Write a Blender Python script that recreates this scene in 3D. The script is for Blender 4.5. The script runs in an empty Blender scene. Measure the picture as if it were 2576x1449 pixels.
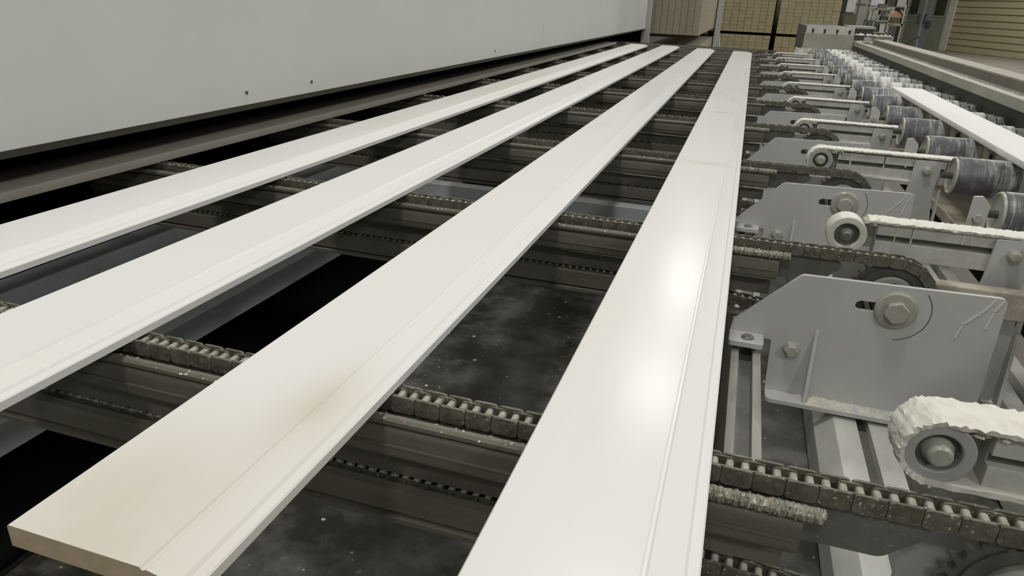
import bpy, math, random
from mathutils import Matrix, Vector
from mathutils.geometry import tessellate_polygon
random.seed(7)
PI = math.pi
C = bpy.context.scene.collection
SC = bpy.context.scene

# ------------------------------------------------------------------ camera
cam_d = bpy.data.cameras.new('camera'); cam = bpy.data.objects.new('camera', cam_d); C.objects.link(cam)
cam_d.sensor_width = 36.0; cam_d.lens = 1774.19 / 2576 * 36; cam_d.clip_start = 0.02; cam_d.clip_end = 200
RM = [[0.9509924, -0.1529192, 0.2687549], [0.3065388, 0.3521458, -0.8843231], [0.0405891, 0.9233683, 0.3817636]]
M = Matrix(RM).to_4x4(); M.translation = (0, 0, 0.4)
cam.matrix_world = M
SC.camera = cam

# ------------------------------------------------------------------ world, lamps, exposure
w = bpy.data.worlds.new('hall_ambience'); SC.world = w; w.use_nodes = True
w.node_tree.nodes['Background'].inputs[0].default_value = (0.95, 1.0, 0.92, 1)
w.node_tree.nodes['Background'].inputs[1].default_value = 0.21
SC.view_settings.view_transform = 'Standard'
SC.view_settings.look = 'None'
SC.view_settings.gamma = 1.0
SC.view_settings.use_curve_mapping = False
SC.view_settings.exposure = 0.0

def lamp(x, y, z, power, size=0.45):
    d = bpy.data.lights.new('high_bay_lamp', 'AREA'); d.shape = 'DISK'; d.size = size; d.energy = power
    d.color = (1.0, 0.985, 0.945)
    o = bpy.data.objects.new('high_bay_lamp', d); o.location = (x, y, z); C.objects.link(o)
for yy in (-4.1, 0.4, 4.9, 9.4, 13.9):
    lamp(-0.57, yy, 5.0, 74, 0.8)
for yy in (18.4, 23):
    lamp(3.2, yy, 5.0, 74, 0.8)
for yy in (-4.1, 2.6, 9.4, 16, 23):
    lamp(5.6, yy, 5.0, 172, 1.6)
for yy in (12, 20, 28):
    lamp(11.0, yy, 5.0, 150, 1.6)

# ------------------------------------------------------------------ materials
def nodes_of(name):
    m = bpy.data.materials.new(name); m.use_nodes = True
    nt = m.node_tree; b = nt.nodes['Principled BSDF']
    return m, nt, b
def N(nt, t, **kw):
    n = nt.nodes.new(t)
    for k, v in kw.items():
        if k in n.inputs: n.inputs[k].default_value = v
        else: setattr(n, k, v)
    return n
def ramp(nt, src, stops):
    r = nt.nodes.new('ShaderNodeValToRGB'); nt.links.new(src, r.inputs[0])
    e = r.color_ramp.elements
    while len(e) < len(stops): e.new(0.5)
    for i, (p, c) in enumerate(stops):
        e[i].position = p; e[i].color = (c, c, c, 1) if isinstance(c, (int, float)) else (*c, 1)
    return r
def mix(nt, fac, a, b):
    m = nt.nodes.new('ShaderNodeMix'); m.data_type = 'RGBA'
    for s, v in ((0, fac), (6, a), (7, b)):
        if hasattr(v, 'links'): nt.links.new(v, m.inputs[s])
        elif isinstance(v, (int, float)): m.inputs[s].default_value = v
        else: m.inputs[s].default_value = (*v, 1)
    return m.outputs[2]
def coord(nt, scale=(1, 1, 1), kind='Object', loc=(0, 0, 0), rnd=False):
    tc = nt.nodes.new('ShaderNodeTexCoord'); mp = nt.nodes.new('ShaderNodeMapping')
    mp.inputs['Scale'].default_value = scale; mp.inputs['Location'].default_value = loc
    nt.links.new(tc.outputs[kind], mp.inputs[0])
    if rnd:
        oi = nt.nodes.new('ShaderNodeObjectInfo'); ml = nt.nodes.new('ShaderNodeMath'); ml.operation = 'MULTIPLY'
        ml.inputs[1].default_value = 37.0; nt.links.new(oi.outputs['Random'], ml.inputs[0])
        ad = nt.nodes.new('ShaderNodeVectorMath'); ad.operation = 'ADD'
        nt.links.new(mp.outputs[0], ad.inputs[0]); nt.links.new(ml.outputs[0], ad.inputs[1])
        return ad.outputs[0]
    return mp.outputs[0]
def noise(nt, vec, scale, detail=4, rough=0.6):
    n = nt.nodes.new('ShaderNodeTexNoise'); n.inputs['Scale'].default_value = scale
    n.inputs['Detail'].default_value = detail; n.inputs['Roughness'].default_value = rough
    nt.links.new(vec, n.inputs['Vector']); return n.outputs['Fac']
def bump(nt, b, h, strength, dist):
    bp = nt.nodes.new('ShaderNodeBump'); bp.inputs['Strength'].default_value = strength; bp.inputs['Distance'].default_value = dist
    nt.links.new(h, bp.inputs['Height']); nt.links.new(bp.outputs[0], b.inputs['Normal'])
def setcol(nt, b, c):
    if hasattr(c, 'links'): nt.links.new(c, b.inputs['Base Color'])
    else: b.inputs['Base Color'].default_value = (*c, 1)

def simple(name, col, rough=0.5, metal=0.0, col2=None, ns=6.0, lo=0.4, hi=0.65, bmp=0, bd=0.002, specks=None, spscale=120, splo=0.68, spec=0.5, kind='Object', rnd=True, scale=(1, 1, 1)):
    m, nt, b = nodes_of(name)
    b.inputs['Roughness'].default_value = rough; b.inputs['Metallic'].default_value = metal
    b.inputs['Specular IOR Level'].default_value = spec
    c = col
    if col2 is not None:
        v = coord(nt, scale, kind, rnd=rnd); f = noise(nt, v, ns, 6, 0.65)
        c = mix(nt, ramp(nt, f, [(lo, 0.0), (hi, 1.0)]).outputs[0], col, col2)
        if bmp: bump(nt, b, f, bmp, bd)
    if specks is not None:
        v2 = coord(nt, (1, 1, 1), kind, rnd=rnd); f2 = noise(nt, v2, spscale, 2, 0.5); f3 = noise(nt, v2, spscale * 0.08, 3, 0.6)
        mu = nt.nodes.new('ShaderNodeMath'); mu.operation = 'MULTIPLY'
        nt.links.new(ramp(nt, f2, [(splo, 0.0), (splo + 0.04, 1.0)]).outputs[0], mu.inputs[0])
        nt.links.new(ramp(nt, f3, [(0.4, 0.0), (0.6, 1.0)]).outputs[0], mu.inputs[1])
        c = mix(nt, mu.outputs[0], c, specks)
    setcol(nt, b, c)
    return m

WHITE = (0.80, 0.787, 0.762); TAN = (0.63, 0.56, 0.46)
def board_material(name, blobs=(), bands=(), rough=0.2):
    """white primer with faint tan patches; blobs = (x, y, half_x, half_y, strength), bands = (y, width, strength) in board space"""
    m, nt, b = nodes_of(name); b.inputs['Roughness'].default_value = rough; b.inputs['Specular IOR Level'].default_value = 0.075
    v = coord(nt, (3, 0.6, 3), rnd=True); f = noise(nt, v, 2.2, 3, 0.5)
    c = mix(nt, ramp(nt, f, [(0.56, 0.0), (0.85, 0.55)]).outputs[0], WHITE, (0.73, 0.68, 0.60))
    tc = nt.nodes.new('ShaderNodeTexCoord')
    for (x, y, hx, hy, s) in blobs:
        mp = nt.nodes.new('ShaderNodeMapping'); mp.vector_type = 'TEXTURE'
        mp.inputs['Location'].default_value = (x, y, 0); mp.inputs['Scale'].default_value = (hx, hy, 1)
        nt.links.new(tc.outputs['Object'], mp.inputs[0])
        g = nt.nodes.new('ShaderNodeTexGradient'); g.gradient_type = 'QUADRATIC_SPHERE'; nt.links.new(mp.outputs[0], g.inputs[0])
        nz = noise(nt, tc.outputs['Object'], 9, 3, 0.5)
        mu = nt.nodes.new('ShaderNodeMath'); mu.operation = 'MULTIPLY'; nt.links.new(g.outputs['Fac'], mu.inputs[0])
        nt.links.new(ramp(nt, nz, [(0.2, s * 0.7), (0.7, s * 1.3)]).outputs[0], mu.inputs[1]); mu.use_clamp = True
        c = mix(nt, mu.outputs[0], c, TAN)
    for (y, wd, s) in bands:
        mp = nt.nodes.new('ShaderNodeMapping'); mp.vector_type = 'TEXTURE'
        mp.inputs['Location'].default_value = (0.08, y, 0); mp.inputs['Scale'].default_value = (0.13, wd, 1)
        nt.links.new(tc.outputs['Object'], mp.inputs[0])
        g = nt.nodes.new('ShaderNodeTexGradient'); g.gradient_type = 'QUADRATIC_SPHERE'; nt.links.new(mp.outputs[0], g.inputs[0])
        mu = nt.nodes.new('ShaderNodeMath'); mu.operation = 'MULTIPLY'; mu.use_clamp = True
        nt.links.new(g.outputs['Fac'], mu.inputs[0]); mu.inputs[1].default_value = s
        c = mix(nt, mu.outputs[0], c, TAN)
    setcol(nt, b, c)
    f2 = noise(nt, coord(nt, (1, 0.15, 1), rnd=True), 60, 3, 0.5); bump(nt, b, f2, 0.05, 0.002)
    return m

MT = {}
MT['board'] = board_material('white_primed_board')
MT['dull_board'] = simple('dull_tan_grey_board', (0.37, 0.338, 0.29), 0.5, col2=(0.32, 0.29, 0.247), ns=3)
MT['raw_wood'] = simple('raw_board_end', (0.50, 0.39, 0.26), 0.7, col2=(0.60, 0.49, 0.35), ns=40)
MT['dark_steel'] = simple('oily_chain_steel', (0.095, 0.088, 0.062), 0.5, 0.1, col2=(0.18, 0.17, 0.132), ns=60, specks=(0.45, 0.44, 0.38), spscale=260, splo=0.64)
MT['bright_steel'] = simple('worn_roller_steel', (0.40, 0.385, 0.33), 0.5, 0.0, col2=(0.27, 0.255, 0.21), ns=90)
MT['rail'] = simple('stained_rail_metal', (0.135, 0.126, 0.094), 0.55, 0.05, col2=(0.195, 0.183, 0.145), ns=5, specks=(0.40, 0.39, 0.34), spscale=220, splo=0.70, scale=(0.5, 4, 4))
MT['dark_plate'] = simple('dark_guide_plate', (0.115, 0.112, 0.103), 0.5, 0.05, col2=(0.17, 0.165, 0.15), ns=14, specks=(0.42, 0.41, 0.36), spscale=240, splo=0.66)
MT['grey_paint'] = simple('grey_machine_paint', (0.58, 0.58, 0.568), 0.40, col2=(0.535, 0.533, 0.512), ns=7, specks=(0.68, 0.67, 0.63), spscale=160, splo=0.73)
MT['blue_grey'] = simple('blue_grey_paint', (0.52, 0.545, 0.56), 0.42, col2=(0.46, 0.48, 0.49), ns=7)
MT['grey_pale'] = simple('pale_dusty_aluminium', (0.60, 0.592, 0.55), 0.5, 0.0, col2=(0.49, 0.48, 0.445), ns=9, specks=(0.6, 0.59, 0.53), spscale=150, splo=0.70, scale=(3, 0.6, 3))
MT['dull_alu'] = simple('dull_stained_aluminium', (0.36, 0.35, 0.31), 0.5, col2=(0.25, 0.24, 0.205), ns=9, scale=(3, 0.6, 3))
MT['slot_dark'] = simple('painted_slot_shade', (0.13, 0.128, 0.115), 0.6, col2=(0.18, 0.175, 0.155), ns=20)  # slot shade put into the colour; also used on pulley webs
MT['crust'] = simple('dried_paint_crust', (0.70, 0.675, 0.59), 0.7, col2=(0.52, 0.49, 0.41), ns=45, lo=0.45, hi=0.75, bmp=0.5, bd=0.004)
MT['rod_crust'] = simple('fuzzy_grey_crust', (0.36, 0.345, 0.28), 0.8, col2=(0.24, 0.23, 0.18), ns=60, lo=0.4, hi=0.7, bmp=0.8, bd=0.004, scale=(1, 0.2, 0.2))
MT['belt'] = simple('paint_caked_belt', (0.76, 0.735, 0.66), 0.6, col2=(0.60, 0.56, 0.475), ns=40, lo=0.5, hi=0.78, bmp=0.55, bd=0.004)
MT['plastic'] = simple('off_white_plastic', (0.72, 0.705, 0.64), 0.35, col2=(0.62, 0.60, 0.53), ns=12)
MT['cap'] = simple('grey_white_end_cap', (0.50, 0.49, 0.43), 0.35, col2=(0.40, 0.39, 0.34), ns=14)
MT['pulley'] = simple('grey_pulley', (0.46, 0.46, 0.45), 0.45, col2=(0.40, 0.395, 0.375), ns=18)
MT['bolt_painted'] = simple('painted_bolt_head', (0.40, 0.39, 0.335), 0.30, col2=(0.47, 0.46, 0.40), ns=30)
MT['bolt_steel'] = simple('zinc_bolt', (0.42, 0.41, 0.39), 0.3, 0.6, col2=(0.30, 0.29, 0.27), ns=40)
MT['chrome'] = simple('shiny_hub_steel', (0.55, 0.54, 0.51), 0.2, 0.7, col2=(0.38, 0.37, 0.34), ns=30)
MT['sprocket'] = simple('dark_sprocket', (0.085, 0.082, 0.072), 0.42, 0.15, col2=(0.13, 0.127, 0.113), ns=24, specks=(0.35, 0.34, 0.3), spscale=200, splo=0.70)
MT['hub'] = simple('dusty_hub', (0.29, 0.285, 0.255), 0.5, col2=(0.37, 0.36, 0.32), ns=30)
MT['pan'] = simple('stained_drip_pan', (0.020, 0.018, 0.010), 0.32, 0.0, col2=(0.14, 0.138, 0.128), ns=7.5, lo=0.42, hi=0.68, specks=(0.5, 0.48, 0.40), spscale=60, splo=0.72)
MT['panel'] = simple('off_white_enclosure_sheet', (0.66, 0.66, 0.632), 0.45, col2=(0.63, 0.63, 0.60), ns=1.5, rnd=False)
MT['rubber'] = simple('black_rubber_seal', (0.030, 0.031, 0.018), 0.6, col2=(0.05, 0.05, 0.03), ns=30)
MT['black'] = simple('painted_darkness', (0.006, 0.006, 0.006), 0.9, spec=0.1)  # deep shade put into a near-black colour
MT['rail_paint'] = simple('pale_green_grey_rail', (0.37, 0.37, 0.31), 0.5, col2=(0.31, 0.305, 0.25), ns=6, specks=(0.6, 0.58, 0.5), spscale=80, splo=0.72)
MT['trough'] = simple('dusty_trough_floor', (0.25, 0.225, 0.19), 0.75, col2=(0.32, 0.29, 0.245), ns=10, specks=(0.6, 0.57, 0.48), spscale=60, splo=0.68)
MT['trough_dark'] = simple('trough_side_wall', (0.15, 0.138, 0.115), 0.7, col2=(0.19, 0.175, 0.145), ns=6)
MT['rail_top'] = simple('tan_grey_rail_lip', (0.33, 0.31, 0.245), 0.55, col2=(0.28, 0.26, 0.21), ns=8)
MT['tray'] = simple('paint_splashed_tray', (0.33, 0.285, 0.22), 0.7, col2=(0.42, 0.38, 0.30), ns=7)
MT['tray_crust'] = simple('mottled_crusted_bar', (0.55, 0.51, 0.43), 0.75, col2=(0.36, 0.31, 0.25), ns=30, bmp=0.5, bd=0.003)
MT['wood'] = simple('tan_primed_lumber', (0.37, 0.315, 0.195), 0.7, col2=(0.32, 0.268, 0.16), ns=2.0, lo=0.35, hi=0.65)
MT['wood_pale'] = simple('pale_primed_lumber', (0.37, 0.335, 0.25), 0.7, col2=(0.325, 0.29, 0.21), ns=2.0, lo=0.35, hi=0.65)
MT['sticker'] = simple('dark_bearer', (0.02, 0.012, 0.008), 0.8)
MT['post'] = simple('off_white_post', (0.46, 0.455, 0.42), 0.5, col2=(0.42, 0.41, 0.37), ns=5)
MT['concrete'] = simple('dusty_concrete', (0.20, 0.175, 0.14), 0.7, col2=(0.25, 0.222, 0.18), ns=1.2, rnd=False)
MT['siding'] = simple('tan_lap_siding', (0.33, 0.285, 0.175), 0.6, col2=(0.30, 0.26, 0.155), ns=3)
MT['trim'] = simple('pale_corner_trim', (0.50, 0.475, 0.40), 0.55, col2=(0.45, 0.425, 0.355), ns=4)
MT['door'] = simple('grey_green_door', (0.25, 0.25, 0.19), 0.5, col2=(0.225, 0.222, 0.165), ns=2)
MT['door_metal'] = simple('blue_grey_door_frame', (0.27, 0.285, 0.29), 0.45, col2=(0.235, 0.25, 0.25), ns=3)
MT['glass_dark'] = simple('dark_door_glass', (0.028, 0.03, 0.014), 0.15, col2=(0.06, 0.065, 0.03), ns=1.2)
MT['dark_grey'] = simple('dark_grey_casing', (0.065, 0.066, 0.06), 0.5, col2=(0.085, 0.086, 0.078), ns=4)
MT['white_card'] = simple('white_card', (0.55, 0.55, 0.57), 0.6, col2=(0.44, 0.44, 0.45), ns=14)
MT['orange'] = simple('faded_orange_sheet', (0.40, 0.23, 0.15), 0.6, col2=(0.42, 0.25, 0.16), ns=6)
MT['brown'] = simple('brown_panel', (0.10, 0.088, 0.055), 0.6, col2=(0.13, 0.112, 0.07), ns=4)
MT['backwall'] = simple('dim_far_wall', (0.13, 0.13, 0.12), 0.8, col2=(0.07, 0.07, 0.065), ns=0.9, rnd=False)
MT['drip'] = simple('white_paint_drip', (0.78, 0.765, 0.70), 0.5)
MT['ink'] = simple('black_scribe_mark', (0.02, 0.02, 0.02), 0.6)

def roller_material():
    m, nt, b = nodes_of('paint_streaked_roller'); b.inputs['Roughness'].default_value = 0.33
    oi = nt.nodes.new('ShaderNodeObjectInfo')
    v = coord(nt, (1, 0.05, 0.05), rnd=True); f = noise(nt, v, 110, 4, 0.7)          # bands round the roller
    v2 = coord(nt, (1, 1, 1), rnd=True); f2 = noise(nt, v2, 22, 4, 0.65)
    base = mix(nt, ramp(nt, f2, [(0.35, 0.0), (0.7, 1.0)]).outputs[0], (0.105, 0.105, 0.118), (0.20, 0.20, 0.21))
    ad = nt.nodes.new('ShaderNodeMath'); ad.operation = 'MULTIPLY_ADD'
    nt.links.new(f2, ad.inputs[0]); ad.inputs[1].default_value = 0.45; nt.links.new(f, ad.inputs[2])
    tc = nt.nodes.new('ShaderNodeTexCoord'); sx = nt.nodes.new('ShaderNodeSeparateXYZ'); nt.links.new(tc.outputs['Object'], sx.inputs[0])
    mr = nt.nodes.new('ShaderNodeMapRange'); mr.inputs[1].default_value = 0.06; mr.inputs[2].default_value = 0.17
    mr.inputs[3].default_value = 0.0; mr.inputs[4].default_value = 0.17
    nt.links.new(sx.outputs[0], mr.inputs[0])
    a2 = nt.nodes.new('ShaderNodeMath'); nt.links.new(ad.outputs[0], a2.inputs[0]); nt.links.new(mr.outputs[0], a2.inputs[1])
    c = mix(nt, ramp(nt, a2.outputs[0], [(0.74, 0.0), (0.97, 0.85)]).outputs[0], base, (0.62, 0.615, 0.59))
    setcol(nt, b, c); return m
MT['roller'] = roller_material()
MT['roller_white'] = simple('white_painted_sleeve', (0.74, 0.735, 0.70), 0.5, col2=(0.50, 0.50, 0.49), ns=40, lo=0.5, hi=0.75, scale=(1, 0.05, 0.05))

# ------------------------------------------------------------------ mesh helpers
class MB:
    def __init__(self): self.v = []; self.f = []; self.mi = []
    def add(self, v, f, mi=0):
        n = len(self.v); self.v += [tuple(p) for p in v]; self.f += [tuple(i + n for i in q) for q in f]; self.mi += [mi] * len(f)
        return self
    def box(self, x0, x1, y0, y1, z0, z1, mi=0):
        v = [(x, y, z) for x in (x0, x1) for y in (y0, y1) for z in (z0, z1)]
        return self.add(v, [(0, 1, 3, 2), (4, 6, 7, 5), (0, 4, 5, 1), (2, 3, 7, 6), (0, 2, 6, 4), (1, 5, 7, 3)], mi)
    def prism(self, poly, a0, a1, axis='y', holes=(), mi=0):
        """extrude polygon(s) in the plane across axis; y: poly in xz, x: poly in yz, z: poly in xy"""
        def P(u, w, a): return {'y': (u, a, w), 'x': (a, u, w), 'z': (u, w, a)}[axis]
        loops = [list(poly)] + [list(h) for h in holes]
        flat = [p for l in loops for p in l]; n = len(flat)
        tris = tessellate_polygon([[Vector((p[0], p[1], 0)) for p in l] for l in loops]) if (holes or len(poly) > 4) else None
        v = [P(*p, a0) for p in flat] + [P(*p, a1) for p in flat]
        if tris is None: f = [tuple(range(n)), tuple(range(2 * n - 1, n - 1, -1))]
        else: f = [tuple(t) for t in tris] + [tuple(i + n for i in reversed(t)) for t in tris]
        s = 0
        for l in loops:
            k = len(l)
            for i in range(k):
                j = (i + 1) % k; f.append((s + i, s + j, s + j + n, s + i + n))
            s += k
        return self.add(v, f, mi)
    def cyl(self, c, r, a0, a1, axis='y', n=24, r2=None, mi=0, inner=0):
        r2 = r if r2 is None else r2
        def P(u, w, a): return {'y': (c[0] + u, a, c[1] + w), 'x': (a, c[0] + u, c[1] + w), 'z': (c[0] + u, c[1] + w, a)}[axis]
        v = []; f = []
        for (rr, a) in ((r, a0), (r2, a1)):
            v += [P(rr * math.cos(2 * PI * i / n), rr * math.sin(2 * PI * i / n), a) for i in range(n)]
        f += [(i, (i + 1) % n, (i + 1) % n + n, i + n) for i in range(n)]
        if inner:
            for (rr, a) in ((inner, a0), (inner, a1)):
                v += [P(rr * math.cos(2 * PI * i / n), rr * math.sin(2 * PI * i / n), a) for i in range(n)]
            for i in range(n):
                j = (i + 1) % n
                f += [(i + 2 * n, i + 3 * n, j + 3 * n, j + 2 * n), (i, i + 2 * n, j + 2 * n, j), (i + n, j + n, j + 3 * n, i + 3 * n)]
        else:
            f += [tuple(range(n)), tuple(range(2 * n - 1, n - 1, -1))]
        return self.add(v, f, mi)
    def lathe(self, prof, axis='x', c=(0, 0), n=28, mi=0):
        """prof = [(a, r)]; closed at the ends"""
        def P(u, w, a): return {'y': (c[0] + u, a, c[1] + w), 'x': (a, c[0] + u, c[1] + w), 'z': (c[0] + u, c[1] + w, a)}[axis]
        v = []; f = []
        for a, r in prof: v += [P(r * math.cos(2 * PI * i / n), r * math.sin(2 * PI * i / n), a) for i in range(n)]
        for k in range(len(prof) - 1):
            for i in range(n):
                j = (i + 1) % n; f.append((k * n + i, k * n + j, (k + 1) * n + j, (k + 1) * n + i))
        m = len(prof) - 1
        f += [tuple(range(n)), tuple(range(m * n + n - 1, m * n - 1, -1))]
        return self.add(v, f, mi)
    def lump(self, x, y, z, r, flat=0.5):
        """a small irregular chip"""
        v = []
        n = 5; a0 = random.random() * 6
        for i in range(n):
            q = r * random.uniform(0.6, 1.3); v.append((x + q * math.cos(a0 + i * 2 * PI / n), y + q * math.sin(a0 + i * 2 * PI / n), z))
        v.append((x + r * 0.2, y, z + r * flat * random.uniform(0.6, 1.2)))
        f = [(i, (i + 1) % n, n) for i in range(n)] + [tuple(range(n - 1, -1, -1))]
        return self.add(v, f)
    def mesh(self, name, mats, smooth=35):
        me = bpy.data.meshes.new(name); me.from_pydata(self.v, [], self.f)
        for m in (mats if isinstance(mats, (list, tuple)) else [mats]): me.materials.append(m)
        me.polygons.foreach_set('material_index', self.mi)
        import bmesh
        bm = bmesh.new(); bm.from_mesh(me); bmesh.ops.recalc_face_normals(bm, faces=bm.faces); bm.to_mesh(me); bm.free()
        if smooth:
            me.polygons.foreach_set('use_smooth', [True] * len(me.polygons)); me.set_sharp_from_angle(angle=math.radians(smooth))
        me.update(); return me
def ob(name, mb, mats, parent=None, loc=None, bevel=0, smooth=35, rot=None):
    me = mb.mesh(name, mats, smooth) if isinstance(mb, MB) else mb
    o = bpy.data.objects.new(name, me); C.objects.link(o)
    if parent is not None: o.parent = parent
    if loc: o.location = loc
    if rot: o.rotation_euler = rot
    if bevel:
        bv = o.modifiers.new('bevel', 'BEVEL'); bv.width = bevel; bv.segments = 2; bv.limit_method = 'ANGLE'; bv.angle_limit = math.radians(40)
    return o
def tag(o, label=None, cat=None, group=None, kind=None):
    if label: o['label'] = label
    if cat: o['category'] = cat
    if group: o['group'] = group
    if kind: o['kind'] = kind
    return o
def thing(name, label, cat, loc=(0, 0, 0), group=None, rz=0):
    o = bpy.data.objects.new(name, None); C.objects.link(o); o.location = loc; o.rotation_euler = (0, 0, rz); o.empty_display_size = 0.05
    return tag(o, label, cat, group)
def copy_obj(o, parent=None, loc=None):
    c = o.copy(); C.objects.link(c)
    if parent is not None: c.parent = parent
    if loc is not None: c.location = loc
    return c
def rounded(pts, r, n=5):
    out = []; k = len(pts)
    rr = r if isinstance(r, (list, tuple)) else [r] * k
    for i in range(k):
        p = Vector(pts[i]); a = Vector(pts[i - 1]) - p; b = Vector(pts[(i + 1) % k]) - p
        q = min(rr[i], a.length * 0.45, b.length * 0.45)
        if q <= 0: out.append(tuple(p)); continue
        A = p + a.normalized() * q; B = p + b.normalized() * q
        for t in range(n + 1):
            s = t / n; out.append(tuple(A * (1 - s) ** 2 + p * 2 * s * (1 - s) + B * s * s))
    return out
ORD = ['nearest', 'second', 'third', 'fourth', 'fifth', 'sixth', 'seventh', 'eighth', 'ninth', 'tenth', 'farthest']

# ------------------------------------------------------------------ hall: floor, far wall, angled right wall with doors
FZ = -0.75
f = ob('floor', MB().box(-14, 26, -8, 46, FZ - 0.1, FZ), MT['concrete']); f['kind'] = 'structure'
f = ob('wall_back', MB().box(-14, 7.0, 36, 36.2, FZ, 4.5), MT['backwall']); f['kind'] = 'structure'
WD = Vector((0.347, -0.938)); ang = math.atan2(WD.y, WD.x)
WR = bpy.data.objects.new('wall_right', None); C.objects.link(WR); WR.location = (5.96, 31.02, 0); WR.rotation_euler = (0, 0, ang); WR['kind'] = 'structure'
ob('wall_core', MB().box(-5.2, -1.30, 0.05, 0.2, FZ, 4.2).box(-1.30, 1.25, 0.05, 0.2, 1.9, 4.2).box(1.25, 24, 0.05, 0.2, FZ, 4.2), MT['brown'], WR)
sid = MB(); sid.prism([(0.010, 0.0), (0.034, 0.186), (0.05, 0.186), (0.05, 0.0)], 1.62, 22.0, 'x')
sid.v = [(x, y - 0.0, z) for x, y, z in sid.v]
sm = sid.mesh('siding_plank', MT['siding'])
for i in range(12): ob('siding_plank', sm, None, WR, (0, random.uniform(-0.004, 0.002), FZ + 0.03 + i * 0.2025))
ob('baseboard', MB().box(1.62, 22, 0.0, 0.03, FZ, FZ + 0.028), MT['trough_dark'], WR)
tr = ob('corner_trim', MB().box(1.28, 1.62, -0.03, 0.05, FZ, 2.3), MT['trim'], WR, bevel=0.006)
D = bpy.data.objects.new('door_1', None); C.objects.link(D); D.location = (5.96, 31.02, 0); D.rotation_euler = (0, 0, ang); D['kind'] = 'structure'
D['label'] = 'grey-green double door with narrow dark windows beside the tan siding'
ob('door_frame', MB().box(-1.36, -1.29, -0.02, 0.1, FZ, 1.9).box(1.19, 1.28, -0.02, 0.1, FZ, 1.9).box(-1.36, 1.28, -0.02, 0.1, 1.84, 1.92), MT['door_metal'], D)
for s, (x0, x1, wx0, wx1) in enumerate(((-1.29, -0.22, -1.22, -0.62), (-0.12, 1.19, 0.36, 1.05))):
    leaf = ob('door_leaf', MB().prism([(x0, FZ), (x1, FZ), (x1, 1.84), (x0, 1.84)], 0.02, 0.07, 'y', holes=[[(wx0, 0.39), (wx1, 0.39), (wx1, 1.5), (wx0, 1.5)]]), MT['door'], D)
    ob('window_frame', MB().prism([(wx0 - .05, 0.33), (wx1 + .05, 0.33), (wx1 + .05, 1.56), (wx0 - .05, 1.56)], 0.005, 0.025, 'y', holes=[[(wx0, 0.39), (wx1, 0.39), (wx1, 1.5), (wx0, 1.5)]]), MT['door'], leaf)
    ob('window_pane', MB().box(wx0, wx1, 0.04, 0.048, 0.39, 1.5), MT['glass_dark'], leaf)
    ob('door_stile', MB().box(x1 - 0.20 if s == 0 else x0, x1 if s == 0 else x0 + 0.36, 0.008, 0.02, FZ, 1.84), MT['door_metal'], leaf)
    xh = -0.36 if s == 0 else 0.02
    ob('pull_bar', MB().box(xh - 0.025, xh + 0.025, -0.07, -0.045, 0.08, 0.42).box(xh - 0.02, xh + 0.02, -0.05, 0.02, 0.10, 0.13).box(xh - 0.02, xh + 0.02, -0.05, 0.02, 0.37, 0.40), MT['dark_grey'], leaf)
    if s == 1: ob('lock_case', MB().box(0.12, 0.36, -0.06, 0.01, -0.02, 0.20), MT['dark_grey'], leaf, bevel=0.01)
ob('door_mullion', MB().box(-0.22, -0.12, 0.0, 0.08, FZ, 1.84), MT['trim'], D)

# ------------------------------------------------------------------ coating booth on the left
bo = thing('coating_booth', 'long off-white enclosure whose sheet wall hangs over the left of the conveyor', 'enclosure', (-1.27, 0, FZ))
z0, z1 = 0.10 - FZ, 2.6 - FZ
ys = [-1.2, 4.61, 9.36]
for a, b_ in zip(ys[:-1], ys[1:]):
    ob('wall_sheet', MB().box(-0.03, 0, a + 0.0015, b_ - 0.0015, z0, z1), MT['panel'], bo, bevel=0.001)
ob('bottom_seal', MB().box(-0.032, -0.002, -1.2, 9.36, z0 - 0.014, z0 - 0.0005), MT['rubber'], bo)
ob('booth_shell', MB().box(-1.8, -0.03, -1.2, 9.36, z1 - 0.05, z1).box(-1.85, -1.8, -1.2, 9.36, 0, z1).box(-1.8, -0.04, -1.25, -1.2, 0, z1).box(-1.8, -0.04, 9.31, 9.36, 0, z1), MT['black'], bo)  # unseen shell keeps light out; its black stands in for the dark inside
for y in (1.644, 1.957, 3.683):
    pl = MB(); pl.cyl((0, 0), 0.0045, -0.001, 0.003, 'x', 12); ob('rivet', pl, MT['dark_grey'], bo, (0, y, 0.132 - FZ))
post = MB().box(-0.03, 0.05, 9.37, 9.46, 0.0, z1)
ob('corner_post', post, MT['post'], bo, bevel=0.004)
for x in (-0.20, -0.12): ob('leg_tube', MB().box(x, x + 0.04, 9.37, 9.41, 0.0, z0 - 0.06), MT['post'], bo)
ob('leg_rail', MB().box(-0.26, -0.03, 9.37, 9.41, z0 - 0.06, z0 - 0.02), MT['post'], bo)

# black sheets added under the left of the conveyor to block light
pit = ob('light_blocker', MB().box(-3.1, -0.905, -1.5, 9.2, FZ + 0.001, FZ + 0.01).box(-0.905, -0.895, -1.5, 9.2, FZ + 0.01, -0.39), MT['black'])
tag(pit, 'added black sheets that block light beside the dark drip pan', 'light blocker')

# ------------------------------------------------------------------ machine bed: drip pan and long beams
pan = thing('drip_pan', 'dark stained sheet-metal drip pan under the chains', 'drip pan', (0, 0, -0.40))
for y0, y1 in ((-0.6, 1.07), (1.074, 2.55), (2.554, 4.6), (4.604, 6.6), (6.604, 8.3)):
    ob('pan_sheet', MB().box(-0.892, 0.66, y0, y1, 0, 0.012), MT['pan'], pan, bevel=0.001)
fl = MB()
for i in range(420):
    fl.lump(random.uniform(-0.85, 0.3), random.uniform(0.15, 3.2), 0.0122, random.choice([0.0012, 0.0015, 0.002, 0.0025, 0.0045]), 0.4)
tag(ob('paint_flakes', fl, MT['crust'], pan, smooth=0), kind='stuff')

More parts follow.
